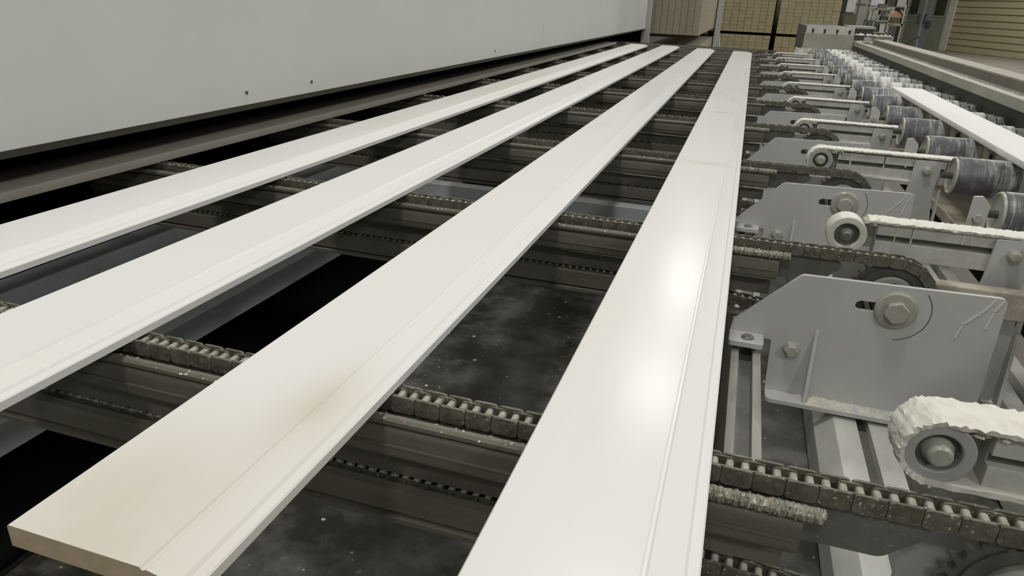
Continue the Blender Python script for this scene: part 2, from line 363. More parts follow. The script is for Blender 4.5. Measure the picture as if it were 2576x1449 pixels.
def extrusion(name, label, x0, x1, z0, z1, y0, y1, mat, slots, side=0):
    """a T-slot beam along y; slots = [(a,b)] channel spans in its top"""
    t = thing(name, label, 'beam', (0, 0, z0))
    pts = [(x0, 0), (x0, z1 - z0 - 0.03), (x0 + side, z1 - z0)] if side else [(x0, 0), (x0, z1 - z0)]
    for a, b in slots: pts += [(a, z1 - z0), (a, z1 - z0 - 0.022), (b, z1 - z0 - 0.022), (b, z1 - z0)]
    pts += [(x1, z1 - z0), (x1, 0)]
    ob('beam_profile', MB().prism(pts, y0, y1, 'y'), mat, t, bevel=0.0008)
    for a, b in slots: ob('slot_shade', MB().box(a + 0.0005, b - 0.0005, y0, y1, z1 - z0 - 0.0225, z1 - z0 - 0.019), MT['slot_dark'], t)  # dark strip on the slot floor paints in its shade
    return t
extrusion('frame_beam', 'narrow slotted beam running lengthwise beside the right-hand white board', 0.052, 0.104, -0.37, -0.185, 0.78, 8.6, MT['dull_alu'], [(0.066, 0.090)])
extrusion('frame_beam', 'grey twin-slot aluminium beam running lengthwise under the bracket plates', 0.222, 0.346, -0.380, -0.292, -0.4, 8.6, MT['grey_pale'], [(0.289, 0.309)], 0.028)
extrusion('frame_beam', 'outer pale slotted beam running lengthwise under the belt brackets', 0.535, 0.665, -0.380, -0.292, -0.4, 8.6, MT['grey_pale'], [(0.556, 0.578), (0.612, 0.634)])
t = thing('side_beam', 'blue-grey beam along the edge of the dark gap left of the boards', 'beam', (-1.15, 0, -0.36))
ob('beam_profile', MB().box(-0.12, 0.045, -0.4, 8.6, 0, 0.06), MT['blue_grey'], t, bevel=0.002)
t = thing('side_beam', 'dim grey ledge beam glimpsed between the two leftmost lit boards', 'beam', (-1.405, 0, -0.24))
ob('beam_profile', MB().box(-0.035, 0.035, -0.4, 8.6, 0, 0.04), MT['blue_grey'], t, bevel=0.002)
t = thing('cross_beam', 'grey cross beam between the second and third chains, seen beyond the second chain', 'beam', (0, 1.985, -0.33))
ob('beam_profile', MB().box(-1.09, 0.045, 0, 0.045, 0, 0.182), MT['blue_grey'], t, bevel=0.002)

# ------------------------------------------------------------------ chains
PITCH = 0.01443; SCX, SCZ, SR = 0.31, -0.08, 0.0695
PZ = SCZ + SR                                    # pitch line of the top strand (-0.0105)
LZ = -0.119; LR = (PZ - LZ) / 2; LX = -1.46      # left idler
def chain_path():
    pts = []
    def seg(a, b, n):
        for i in range(n): pts.append((a[0] + (b[0] - a[0]) * i / n, a[1] + (b[1] - a[1]) * i / n))
    seg((LX, PZ), (SCX, PZ), 600)
    kx, kz = -0.03, LZ
    d = math.hypot(kx - SCX, kz - SCZ); th = math.atan2(kz - SCZ, kx - SCX); al = math.acos(SR / d)
    te = th + al                                   # tangent point on the underside
    if te > 0: te -= 2 * PI
    a = PI / 2
    n = 120
    for i in range(n): q = a + (te - a) * i / n if te < a else 0; pts.append((SCX + SR * math.cos(q), SCZ + SR * math.sin(q)))
    T = (SCX + SR * math.cos(te), SCZ + SR * math.sin(te))
    seg(T, (kx, kz), 150); seg((kx, kz), (LX, LZ), 500)
    cz = (PZ + LZ) / 2
    for i in range(60): q = -PI / 2 - PI * i / 60; pts.append((LX + LR * math.cos(q), cz + LR * math.sin(q)))
    return pts
PATH = chain_path()
def resample(pts):
    cum = [0]; k = len(pts)
    for i in range(k):
        a = pts[i]; b = pts[(i + 1) % k]; cum.append(cum[-1] + math.hypot(b[0] - a[0], b[1] - a[1]))
    L = cum[-1]; n = 2 * round(L / PITCH / 2); out = []; j = 0
    for i in range(n):
        s = L * i / n
        while cum[j + 1] < s: j += 1
        u = (s - cum[j]) / max(1e-9, cum[j + 1] - cum[j]); a = pts[j]; b = pts[(j + 1) % k]
        out.append((a[0] + (b[0] - a[0]) * u, a[1] + (b[1] - a[1]) * u))
    return out
JOINTS = resample(PATH)
def plate(mb, y0, y1, half, h, r, n=4):
    p = rounded([(-half, -h), (half, -h), (half, h), (-half, h)], r, n); mb.prism(p, y0, y1, 'y')
outer = MB()
for s in (-1, 1):
    a, b = sorted((s * 0.0095, s * 0.0128)); plate(outer, a, b, 0.0141, 0.0095, 0.0048)
for s in (-1, 1): outer.cyl((s * PITCH / 2, 0), 0.0024, -0.0136, 0.0136, 'y', 8)
OUT = outer.mesh('outer_link', MT['dark_steel'])
inner = MB()
for s in (-1, 1):
    a, b = sorted((s * 0.0066, s * 0.0092)); plate(inner, a, b, 0.0120, 0.0082, 0.0060)
for s in (-1, 1): inner.prism(rounded([(s * PITCH / 2 - 0.0038, -0.0066), (s * PITCH / 2 + 0.0038, -0.0066), (s * PITCH / 2 + 0.0038, 0.0066), (s * PITCH / 2 - 0.0038, 0.0066)], 0.0036, 4), -0.0066, 0.0066, 'y', mi=1)
INN = inner.mesh('inner_link', [MT['dark_steel'], MT['bright_steel']])
def strand_mesh():
    mb = MB(); n = len(JOINTS)
    for i in range(n):
        a = JOINTS[i]; b = JOINTS[(i + 1) % n]
        cx, cz = (a[0] + b[0]) / 2, (a[1] + b[1]) / 2; t = math.atan2(b[1] - a[1], b[0] - a[0]); c, s = math.cos(t), math.sin(t)
        L = MB()
        if i % 2 == 0:
            for q in (-1, 1):
                y0, y1 = sorted((q * 0.0095, q * 0.0128)); L.prism(rounded([(-.0141, -.0098), (.0141, -.0098), (.0141, .0098), (-.0141, .0098)], 0.005, 1), y0, y1, 'y')
        else:
            for q in (-1, 1): L.box(q * PITCH / 2 - 0.0036, q * PITCH / 2 + 0.0036, -0.0095, 0.0095, -0.007, 0.007, mi=1)
        mb.add([(cx + x * c - z * s, y, cz + x * s + z * c) for x, y, z in L.v], L.f); mb.mi[-len(L.f):] = L.mi
    return mb.mesh('link_strand', [MT['dark_steel'], MT['bright_steel']])
STRAND = strand_mesh()
ST = 0.744; Y0 = 0.602
def make_chain(k):
    y = Y0 + ST * k
    t = thing('roller_chain', f'dark roller chain looped lengthwise over its sprocket, {ORD[k]} chain from the camera', 'chain', (-0.007 * max(0, k - 1), y, 0), 'roller chains under the boards')
    if k <= 2:
        n = len(JOINTS)
        for i in range(n):
            a = JOINTS[i]; b = JOINTS[(i + 1) % n]
            o = bpy.data.objects.new('outer_link' if i % 2 == 0 else 'inner_link', OUT if i % 2 == 0 else INN)
            o.parent = t; o.location = ((a[0] + b[0]) / 2, 0, (a[1] + b[1]) / 2); o.rotation_euler = (0, -math.atan2(b[1] - a[1], b[0] - a[0]), 0)
            C.objects.link(o)
    else:
        tag(ob('link_strand', STRAND, None, t), kind='stuff')
for k in range(11): make_chain(k)

# ------------------------------------------------------------------ sprockets
def sprocket_mesh():
    T = 30; pr = []
    for i in range(T):
        for (da, r) in ((-0.30, 0.0655), (-0.16, 0.0700), (-0.05, 0.0745), (0.05, 0.0745), (0.16, 0.0700), (0.30, 0.0655)):
            a = 2 * PI * (i + da) / T; pr.append((r * math.cos(a), r * math.sin(a)))
    return MB().prism(pr, -0.0048, 0.0048, 'y')
SPK = sprocket_mesh().mesh('toothed_disc', MT['sprocket'], 30)
RIM = MB().cyl((0, 0), 0.058, -0.0075, 0.0075, 'y', 40, inner=0.045).mesh('rim', MT['sprocket'])
HUB = MB().lathe([(-0.026, 0.030), (-0.024, 0.032), (0.015, 0.032), (0.015, 0.030)], 'y', n=32).mesh('hub', MT['sprocket'])
BRG = MB().cyl((0, 0), 0.042, -0.020, -0.005, 'y', 36, inner=0.034).mesh('hub_ring', MT['hub'])
for k in range(11):
    t = thing('chain_sprocket', f'dark toothed sprocket turning the {ORD[k]} chain from the camera', 'sprocket', (SCX - 0.007 * max(0, k - 1), Y0 + ST * k, SCZ), 'sprockets at the right chain ends', )
    for nm, me in (('toothed_disc', SPK), ('rim', RIM), ('hub', HUB), ('hub_ring', BRG)): ob(nm, me, None, t)

# ------------------------------------------------------------------ chain conveyor units (rails and bracket plates)
def crust_rod(x0, x1, yc, zc, r, seed, n=160, j_=0.15):
    rnd = random.Random(seed); mb = MB(); m = 9; v = []; f = []
    for i in range(n + 1):
        x = x0 + (x1 - x0) * i / n; q = r * rnd.uniform(1 - j_, 1 + j_)
        for j in range(m):
            a = 2 * PI * j / m; rr = q * rnd.uniform(1 - j_, 1 + j_); v.append((x + rnd.uniform(-1, 1) * j_ * 0.01, yc + rr * math.cos(a), zc + rr * math.sin(a)))
    for i in range(n):
        for j in range(m): f.append((i * m + j, i * m + (j + 1) % m, (i + 1) * m + (j + 1) % m, (i + 1) * m + j))
    f += [tuple(range(m)), tuple(range((n + 1) * m - 1, n * m - 1, -1))]
    return mb.add(v, f)
PLATE_PTS = [(0.152, -0.038), (0.473, -0.031), (0.477, -0.272), (0.127, -0.285), (0.121, -0.172), (0.045, -0.172), (0.048, -0.145)]
def slot_pts(xa, xb, zc, r, n=8, tilt=0.02):
    p = []
    for i in range(n + 1): a = PI / 2 + PI * i / n; p.append((xa + r * math.cos(a), zc + r * math.sin(a)))
    for i in range(n + 1): a = -PI / 2 + PI * i / n; p.append((xb + r * math.cos(a), zc + tilt * (xb - xa) + r * math.sin(a)))
    return p
def hexhead(mb, c, r, a0, a1):
    p = [(c[0] + r * math.cos(PI / 3 * i + 0.3), c[1] + r * math.sin(PI / 3 * i + 0.3)) for i in range(6)]
    mb.prism(p, a0, a1, 'y'); return mb
PM = {}
def unit_meshes():
    PM['guide_plate'] = MB().prism(rounded([(-1.5, -0.0203), (0.214, -0.0203), (0.2235, -0.034), (0.187, -0.068), (-1.5, -0.076)], [0, 0.006, 0.004, 0.006, 0]), -0.005, 0.005, 'y').mesh('guide_plate', MT['dark_plate'])
    tb = rounded([(-0.034, -0.067), (-0.008, -0.067), (-0.008, -0.0275), (-0.034, -0.0275)], 0.008)
    PM['support_tube'] = MB().prism(tb, -1.5, 0.112, 'x').mesh('support_tube', MT['rail'])
    PM['back_web'] = MB().box(-1.5, 0.105, -0.007, 0.007, -0.106, -0.0762).mesh('back_web', MT['rail'])
    PM['tube_rib'] = MB().box(-1.5, 0.108, -0.0362, -0.0335, -0.0500, -0.0475).mesh('tube_rib', MT['rail'])
    PM['return_rail'] = MB().prism([(-0.030, -0.1400), (0.014, -0.1400), (0.014, -0.1310), (-0.0165, -0.1310), (-0.019, -0.1085), (-0.030, -0.1100)], -1.5, -0.02, 'x').mesh('return_rail', MT['rail'])
    PM['return_ledge'] = MB().prism([(-0.036, -0.1500), (-0.006, -0.1500), (-0.006, -0.1430), (-0.036, -0.1440)], -1.5, 0.095, 'x').mesh('return_ledge', MT['rail'])
    PM['hanger'] = MB().box(0.058, 0.098, -0.006, 0.008, -0.185, -0.143).mesh('hanger', MT['dark_plate'])
    for nm, fac in (('front', -0.062),):
        pp = rounded(PLATE_PTS, [0.006, 0.012, 0.012, 0.010, 0.004, 0.008, 0.004])
        PM['bracket_plate'] = MB().prism(pp, -0.0045, 0.0045, 'y', holes=[slot_pts(0.256, 0.325, -0.079, 0.0092)]).mesh('bracket_plate', MT['grey_paint'])
    rp = rounded([(0.216, -0.034), (0.325, -0.034), (0.345, -0.280), (0.224, -0.280)], 0.008)
    PM['rear_plate'] = MB().prism(rp, -0.004, 0.004, 'y').mesh('rear_plate', MT['grey_paint'])
    PM['flange'] = MB().prism(rounded([(0.127, -0.040), (0.127, 0.0), (0.477, 0.0), (0.477, -0.040)], [0.012, 0, 0, 0.012]), -0.0085, 0.0, 'z').mesh('foot_flange', MT['grey_paint'])
    PM['tab'] = MB().prism(rounded([(0.045, -0.052), (0.045, 0.0), (0.106, 0.0), (0.106, -0.052)], [0.006, 0, 0, 0.010]), -0.0095, 0.0, 'z').mesh('foot_tab', MT['grey_paint'])
    PM['gusset'] = MB().prism([(-0.0045, -0.137), (-0.0045, -0.277), (-0.036, -0.277)], 0.1925, 0.1995, 'x').mesh('gusset', MT['grey_paint'])
    PM['washer'] = MB().lathe([(0.0, 0.0345), (-0.003, 0.0345), (-0.0062, 0.031), (-0.0068, 0.024)], 'y', n=36).mesh('washer', MT['bolt_painted'])
    PM['axle_bolt'] = hexhead(MB(), (0, 0), 0.0205, -0.0185, -0.0065).mesh('bolt_head', MT['bolt_painted'])
    PM['small_bolt'] = MB().lathe([(0.0, 0.0165), (-0.003, 0.0165), (-0.004, 0.0135), (-0.013, 0.0130), (-0.016, 0.010)], 'y', n=6).mesh('small_bolt', MT['bolt_painted'])
    PM['tab_screw'] = MB().lathe([(0.0, 0.012), (0.003, 0.011), (0.005, 0.008)], 'z', n=14).mesh('tab_screw', MT['bolt_steel'])
    arc = MB(); n = 22; v = []; fa = []
    for i in range(n + 1):
        a = -1.45 + 2.15 * i / n
        for r in (0.0555, 0.0567): v.append((r * math.cos(a), 0, r * math.sin(a)))
    fa = [(2 * i, 2 * i + 1, 2 * i + 3, 2 * i + 2) for i in range(n)]
    PM['arc'] = arc.add(v, fa).mesh('scribed_arc', MT['ink'])
    PM['idler'] = MB().cyl((LX, (PZ + LZ) / 2), LR - 0.006, -0.006, 0.006, 'y', 24).mesh('idler_wheel', MT['dark_steel'])
unit_meshes()
for k in range(11):
    y = Y0 + ST * k; dx = -0.0065 * max(0, k - 1)
    t = thing('chain_conveyor', f'dark rail with a slotted grey bracket plate at its right end carrying the {ORD[k]} chain' if k else 'dark rail with a fuzzy crusted rod end under the nearest chain, lower right', 'conveyor', (dx, y, 0), 'chain conveyor rails')
    for nm in ('guide_plate', 'support_tube', 'back_web', 'tube_rib', 'return_rail', 'return_ledge', 'hanger'): ob(nm, PM[nm], None, t)
    ob('idler_wheel', PM['idler'], None, t)
    if k < 4:
        n = 420 if k < 2 else 160
        (ob('guide_rod', crust_rod(-1.5, 0.128, -0.030, -0.0195, 0.0062, 100 + k, n, 0.03), MT['rail'], t))
        tag(ob('crusted_rod_end', crust_rod(-0.02, 0.129, -0.0305, -0.0195, 0.0072, 300 + k, 150), MT['rod_crust'], t), 'rod end thick with fuzzy grey-tan dried paint')
        cr = MB(); rnd = random.Random(k)
        for i in range(500 if k < 2 else 200):
            x = rnd.uniform(0.01, 0.126) if i % 3 else rnd.uniform(-1.2, 0.12)
            a = rnd.uniform(0.3, 2.6); cr.lump(x, -0.030 + 0.006 * math.cos(a), -0.0208 + 0.0064 * math.sin(a), rnd.uniform(0.001, 0.0032), 0.7)
        for i in range(360):
            x = rnd.uniform(-1.2, 0.105); cr.lump(x, rnd.uniform(-0.026, -0.014), -0.0278, rnd.uniform(0.0006, 0.0018), 0.7)
        tag(ob('paint_crust', cr, MT['crust'], t, smooth=0), kind='stuff')
    else:
        ob('guide_rod', crust_rod(-1.5, 0.128, -0.030, -0.0195, 0.0062, 100, 60, 0.02), MT['rail'], t)
    # rear and front bracket plates (the nearest rail shows no front plate)
    rp = ob('rear_plate', PM['rear_plate'], None, t, (0, 0.046, 0), bevel=0.001)
    if k == 0: continue
    fp = ob('bracket_plate', PM['bracket_plate'], None, t, (0, -0.062, 0), bevel=0.0012)
    ob('foot_flange', PM['flange'], None, fp, (0, 0, -0.276), bevel=0.001)
    ob('foot_tab', PM['tab'], None, fp, (0, 0, -0.1655), bevel=0.001)
    ob('gusset', PM['gusset'], None, fp, bevel=0.0008)
    if k <= 5:
        ob('washer', PM['washer'], None, fp, (0.3115, -0.0046, -0.0785)); ob('bolt_head', PM['axle_bolt'], None, fp, (0.3115, -0.0046, -0.0785), bevel=0.002)
        ob('small_bolt', PM['small_bolt'], None, fp, (0.1585, -0.0046, -0.184), bevel=0.0008)
        ob('tab_screw', PM['tab_screw'], None, fp, (0.078, -0.028, -0.1655))
        ob('scribed_arc', PM['arc'], None, fp, (0.3115, -0.00475, -0.0785))
        dr = MB(); rnd = random.Random(50 + k)
        for (pts, wd) in (([(0.455, -0.034), (0.44, -0.06), (0.418, -0.085), (0.412, -0.112)], 0.0011), ([(0.466, -0.036), (0.457, -0.055), (0.452, -0.088)], 0.0012)):
            for (a, b) in zip(pts[:-1], pts[1:]):
                dr.prism([(a[0] - wd, a[1]), (a[0] + wd, a[1]), (b[0] + wd * 1.2, b[1] - 0.001), (b[0] - wd * 1.2, b[1] - 0.001)], -0.0058, -0.0046, 'y')
        tag(ob('paint_drip', dr, MT['drip'], fp), 'white dried paint runs in the upper corner')
        cr = MB()
        for i in range(240):
            u = rnd.random() ** 1.8; cr.lump(0.203 + 0.25 * u, rnd.uniform(-0.036, -0.005), -0.2762, rnd.uniform(0.0018, 0.0065) * (1.2 - 0.8 * u), 0.6 * (1.1 - u) + 0.2)
        tag(ob('paint_crust', cr, MT['crust'], fp, smooth=0), kind='stuff')

# ------------------------------------------------------------------ transfer belts
def belt_mesh(bare, seed, half=0.024):
    rnd = random.Random(seed); R_ = 0.033; mb = MB()
    path = []
    xs = 0.92
    if bare:
        n = 150
        for i in range(n + 1): x = 0.262 + (xs - 0.262) * i / n; path.append((x, 0.033, 0, 1))
    else:
        for i in range(160): x = xs + (0.235 - xs) * i / 160; path.append((x, 0.036, 0, 1))
        for i in range(41): a = PI / 2 + PI * i / 40; path.append((0.235 + R_ * math.cos(a), 0.003 + R_ * math.sin(a), math.cos(a), math.sin(a)))
        for i in range(1, 30): path.append((0.235 + 0.3 * i / 30, -0.030, 0, -1))
    m = 9; v = []; f = []
    amp = 0.0022 if seed == 0 else 0.0014
    for (x, z, nx, nz) in path:
        up = 1 if nz > -0.5 else 0.3
        for j in range(m):
            yy = -half + 2 * half * j / (m - 1); e = abs(j - 4) / 4
            h = 0.0035 + (amp * rnd.uniform(-0.5, 1.4) - (0.0022 * e ** 3)) * up
            jy = rnd.uniform(-0.0022, 0.0012) if j == 0 else 0
            v.append((x + nx * h, yy + jy, z + nz * h))
        for j in (m - 1, 0): v.append((x - nx * 0.0025, -half + 2 * half * j / (m - 1) + (rnd.uniform(-0.001, 0.002) if j == 0 else 0), z - nz * 0.0025))
    k = m + 2
    for i in range(len(path) - 1):
        for j in range(k): f.append((i * k + j, i * k + (j + 1) % k, (i + 1) * k + (j + 1) % k, (i + 1) * k + j))
    f += [tuple(range(k)), tuple(range(len(path) * k - 1, (len(path) - 1) * k - 1, -1))]
    return mb.add(v, f).mesh('belt', MT['belt'], 60)
BELT0 = belt_mesh(False, 0, 0.027); BELTB = belt_mesh(True, 1); BELTN = belt_mesh(False, 2)
FRM = MB().prism([(-0.018, -0.036), (0.018, -0.036), (0.018, 0.029), (-0.018, 0.029), (-0.018, 0.008), (-0.008, 0.008), (-0.008, -0.004), (-0.018, -0.004)], 0.280, 0.93, 'x').mesh('belt_frame', MT['grey_pale'])
FSL = MB().box(0.281, 0.93, -0.0085, -0.0075, -0.0035, 0.0075).mesh('frame_slot_shade', MT['slot_dark'])  # dark strip that paints the shade inside the frame groove
WHEEL = MB().lathe([(-0.024, 0.0325), (-0.0245, 0.024)], 'y', n=36)
WHEEL = MB().cyl((0, 0), 0.0325, -0.0245, 0.0235, 'y', 40, inner=0.0205).mesh('pulley_rim', MT['pulley'])
WHEELW = MB().cyl((0, 0), 0.0355, -0.026, 0.020, 'y', 40, inner=0.0225).mesh('pulley_rim', MT['plastic'])
WEB = MB().cyl((0, 0), 0.0230, -0.014, 0.014, 'y', 32).mesh('pulley_web', MT['slot_dark'])
PBOLT = MB().lathe([(-0.014, 0.0150), (-0.020, 0.0145), (-0.024, 0.0120), (-0.030, 0.0115), (-0.032, 0.009)], 'y', n=12).mesh('axle_bolt', MT['bolt_painted'])
PBOLTS = MB().lathe([(-0.014, 0.0125), (-0.020, 0.0125), (-0.021, 0.0090), (-0.029, 0.0085), (-0.031, 0.006)], 'y', n=12).mesh('axle_bolt', MT['bolt_steel'])
FORK = MB().box(0.262, 0.285, 0.012, 0.018, -0.026, 0.022).mesh('fork_arm', MT['grey_pale'])
BRK = MB().prism(rounded([(0.474, 0.028), (0.522, 0.030), (0.540, 0.014), (0.533, -0.060), (0.545, -0.135), (0.545, -0.292), (0.430, -0.292), (0.470, -0.050)], 0.004), -0.0265, -0.0195, 'y').mesh('bracket', MT['grey_paint'])
BRIB = MB().prism([(-0.0195, -0.045), (-0.0195, -0.29), (-0.055, -0.29)], 0.548, 0.554, 'x').mesh('bracket_rib', MT['grey_paint'])
BBOLT = MB().lathe([(-0.0265, 0.0125), (-0.030, 0.0120), (-0.031, 0.0100), (-0.039, 0.0095), (-0.041, 0.007)], 'y', n=8).mesh('bolt_head', MT['bolt_painted'])
for k in range(10):
    y = 0.70 + ST * k; dx = 0.002 * k; dz = 0.004 if k < 3 else -0.022
    t = thing('transfer_belt', f'narrow white paint-caked belt on a grey slotted frame, {ORD[k]} belt from the camera', 'belt conveyor', (dx, y, dz), 'transfer belts between the chains')
    ob('belt_frame', FRM, None, t, bevel=0.0008); ob('frame_slot_shade', FSL, None, t)
    bl = ob('belt', BELT0 if k == 0 else BELTB if k == 1 else BELTN, None, t)
    if k == 1:
        p = ob('pulley_rim', WHEELW, None, t, (0.228, 0, 0.002), bevel=0.002); tag(p, 'bare off-white plastic pulley without belt')
        ob('pulley_web', WEB, None, p); ob('axle_bolt', PBOLTS, None, p)
    else:
        p = ob('pulley_rim', WHEEL, None, t, (0.235, 0, 0.003), bevel=0.0015); ob('pulley_web', WEB, None, p); ob('axle_bolt', PBOLT, None, p)
    ob('fork_arm', FORK, None, t)
    br = ob('bracket', BRK, None, t, bevel=0.001); ob('bracket_rib', BRIB, None, br); ob('bolt_head', BBOLT, None, br, (0.506, 0, 0.002))
    if k < 3:
        cr = MB(); rnd = random.Random(900 + k)
        for i in range(120): cr.lump(rnd.uniform(0.258, 0.292), rnd.uniform(-0.022, 0.018), 0.029 + rnd.uniform(-0.004, 0.006), rnd.uniform(0.002, 0.005), 0.9)
        for i in range(14):
            x = rnd.uniform(0.3, 0.72); h = rnd.uniform(0.008, 0.045); cr.box(x, x + rnd.uniform(0.001, 0.004), -0.0192, -0.0178, 0.030 - h, 0.030)
        tag(ob('paint_crust', cr, MT['crust'], t, smooth=0), kind='stuff')
# crusted shelf bar behind each bracket plate
for k in (1,):
    y = Y0 + ST * k - 0.004
    t = thing('shelf_bar', 'pale crusted bar behind the top right corner of the largest bracket plate', 'bar', (0, 1.378, -0.10))
    ob('bar', MB().box(0.380, 0.548, -0.014, 0.014, 0.0, 0.053), MT['tray_crust'], t, bevel=0.003)

# ------------------------------------------------------------------ conveyor rollers
SEG1 = MB().lathe([(0.006, 0.0475), (0.008, 0.0500), (0.145, 0.0500), (0.147, 0.0475)], 'x', n=40).mesh('rubber_sleeve', MT['roller'])
CAPL = MB().lathe([(0.004, 0.018), (0.004, 0.0420), (-0.001, 0.0445), (0.0, 0.0475), (0.004, 0.0490), (0.006, 0.0470), (0.006, 0.02)], 'x', n=40).mesh('end_cap', MT['cap'])
CAPR = MB().lathe([(0.147, 0.0470), (0.149, 0.0495), (0.161, 0.0490), (0.168, 0.042), (0.168, 0.02)], 'x', n=40).mesh('end_cap', MT['plastic'])
SEG2 = MB().lathe([(0.186, 0.046), (0.188, 0.0490), (0.240, 0.0490), (0.240, 0.046)], 'x', n=36).mesh('painted_sleeve', MT['roller_white'])
SEG3 = MB().lathe([(0.242, 0.0470), (0.244, 0.0490), (0.342, 0.0490), (0.344, 0.046)], 'x', n=36).mesh('rubber_sleeve', MT['roller'])
SHAFT = MB().cyl((0, 0), 0.009, -0.022, 0.4115, 'x', 16).mesh('shaft', MT['sprocket'])
HUBE = MB().lathe([(0.347, 0.034), (0.350, 0.045), (0.374, 0.045), (0.376, 0.024), (0.384, 0.024), (0.386, 0.040), (0.406, 0.040), (0.410, 0.028)], 'x', n=24).mesh('end_hub', MT['chrome'])
RBR = MB().prism(rounded([(-0.034, -0.10), (0.0, -0.10), (0.0, 0.025), (-0.016, 0.042), (-0.034, 0.040)], 0.003), -0.004, 0.004, 'y').mesh('roller_bracket', MT['grey_paint'])
RNUT = MB().lathe([(-0.013, 0.009), (-0.004, 0.010)], 'y', n=6).mesh('nut', MT['bolt_painted'])
RB2 = MB().prism([(-0.02, -0.14), (0.02, -0.14), (0.02, 0.014), (-0.02, 0.014)], 0.4115, 0.4175, 'x').mesh('roller_bracket', MT['grey_paint'])
idx = 0
ORDN = 'nearest second third fourth fifth sixth seventh eighth ninth tenth eleventh twelfth thirteenth fourteenth fifteenth sixteenth seventeenth farthest'.split()
rys = []
for k in range(1, 10): rys += [(0.62 + ST * k, 0), (0.97 + ST * k, 1)]
for (y, odd) in rys:
    nm = f'paint-streaked dark conveyor roller with white end caps, {ORDN[idx]} from the camera'
    t = thing('conveyor_roller', nm, 'roller', (0.556, y, 0.010), 'painted conveyor rollers')
    for n_, me in (('rubber_sleeve', SEG1), ('end_cap', CAPL), ('end_cap', CAPR), ('painted_sleeve', SEG2), ('rubber_sleeve', SEG3), ('shaft', SHAFT), ('end_hub', HUBE), ('roller_bracket', RB2)): ob(n_, me, None, t)
    if odd:
        br = ob('roller_bracket', RBR, None, t, (-0.024, -0.03, 0)); ob('nut', RNUT, None, br, (-0.018, 0, -0.005))
    idx += 1
tr_ = thing('drip_tray', 'tan paint-splashed tray under the rollers', 'tray', (0, 0, -0.21))
ob('tray_floor', MB().box(0.67, 0.98, 0.6, 8.2, 0, 0.006), MT['tray'], tr_); ob('tray_rim', MB().box(0.67, 0.676, 0.6, 8.2, 0.006, 0.03), MT['tray'], tr_)
for x in (0.70, 0.93):
    for y in (0.65, 8.1): ob('tray_leg', MB().box(x, x + 0.03, y, y + 0.03, FZ + 0.21, 0), MT['dark_plate'], tr_)

# ------------------------------------------------------------------ right guide rail (channel with debris)
rl = thing('guide_rail', 'long pale channel rail full of dust along the right of the rollers', 'rail', (0.965, 0, 0))
ob('near_wall', MB().box(0.0, 0.035, 0.4, 8.0, 0.088, 0.130), MT['rail_paint'], rl, bevel=0.002)
ob('trough_floor', MB().box(0.035, 0.155, 0.4, 8.0, 0.098, 0.112), MT['trough'], rl)
ob('far_wall', MB().box(0.155, 0.165, 0.4, 7.9, 0.098, 0.150), MT['trough_dark'], rl)
ob('far_lip', MB().box(0.155, 0.275, 0.4, 7.9, 0.150, 0.160), MT['rail_top'], rl, bevel=0.002)
for y in (1.2, 3.2, 5.2, 7.4): ob('rail_leg', MB().box(0.20, 0.25, y - 0.02, y + 0.02, FZ, 0.066), MT['dark_plate'], rl)
ob('rail_web', MB().box(0.018, 0.026, 0.4, 8.0, -0.55, 0.066), MT['rubber'], rl)
ob('rail_brace', MB().box(0.015, 0.25, 0.4, 8.0, 0.066, 0.087), MT['rubber'], rl)
dbr = MB()
for i in range(900): dbr.lump(random.uniform(0.04, 0.15) if i % 4 else random.uniform(0.002, 0.035), random.uniform(1.5, 7.9), 0.112 if i % 4 else 0.130, random.uniform(0.001, 0.006) * random.random() + 0.001, 0.5)
tag(ob('paint_flakes', dbr, MT['crust'], rl, smooth=0), kind='stuff')

# ------------------------------------------------------------------ white siding boards
def plain_board(L, wd, th):
    mb = MB(); mb.prism(rounded([(0, 0), (0, th), (wd, th), (wd, 0)], 0.002, 2), 0, L, 'y'); return mb
def board_mesh(name, L, mat, wdt=0.165, thick=0.020):
    p = [(0.0, 0.0), (0.0, thick - 0.0015), (0.0015, thick), (0.1225, thick), (0.1240, thick - 0.0022), (0.1262, thick - 0.0022), (0.1280, thick - 0.0008),
         (0.1530, thick - 0.0058), (0.1555, thick - 0.0085), (0.1635, thick - 0.0095), (wdt, thick - 0.011), (wdt, 0.0)]
    mb = MB(); n = len(p); v = [(x, 0, z) for x, z in p] + [(x, L, z) for x, z in p]
    mb.add(v, [(i, (i + 1) % n, (i + 1) % n + n, i + n) for i in range(n)], 0)
    for off in (0, n):
        tri = tessellate_polygon([[Vector((x, z, 0)) for x, z in p]])
        mb.add([v[i + off] for i in range(n)], [tuple(t) for t in tri], 1)
    return mb.mesh(name, [mat, MT['raw_wood']], 12)
B2 = board_material('stained_white_board', blobs=[(0.06, 0.02, 0.26, 0.30, 0.85), (0.125, 0.22, 0.08, 0.19, 0.75)], bands=[(5.4, 0.8, 0.25), (6.9, 0.5, 0.3)])
B1 = board_material('banded_white_board', blobs=[(0.135, 2.42, 0.03, 0.35, 0.35), (0.10, 6.6, 0.2, 1.6, 0.35)], bands=[(1.72, 0.05, 0.6), (2.72, 0.05, 0.6), (1.1, 0.12, 0.12), (3.6, 0.1, 0.25)])
B4 = board_material('warm_white_board', bands=[(3.0, 2.6, 0.45), (6.3, 0.9, 0.3)])
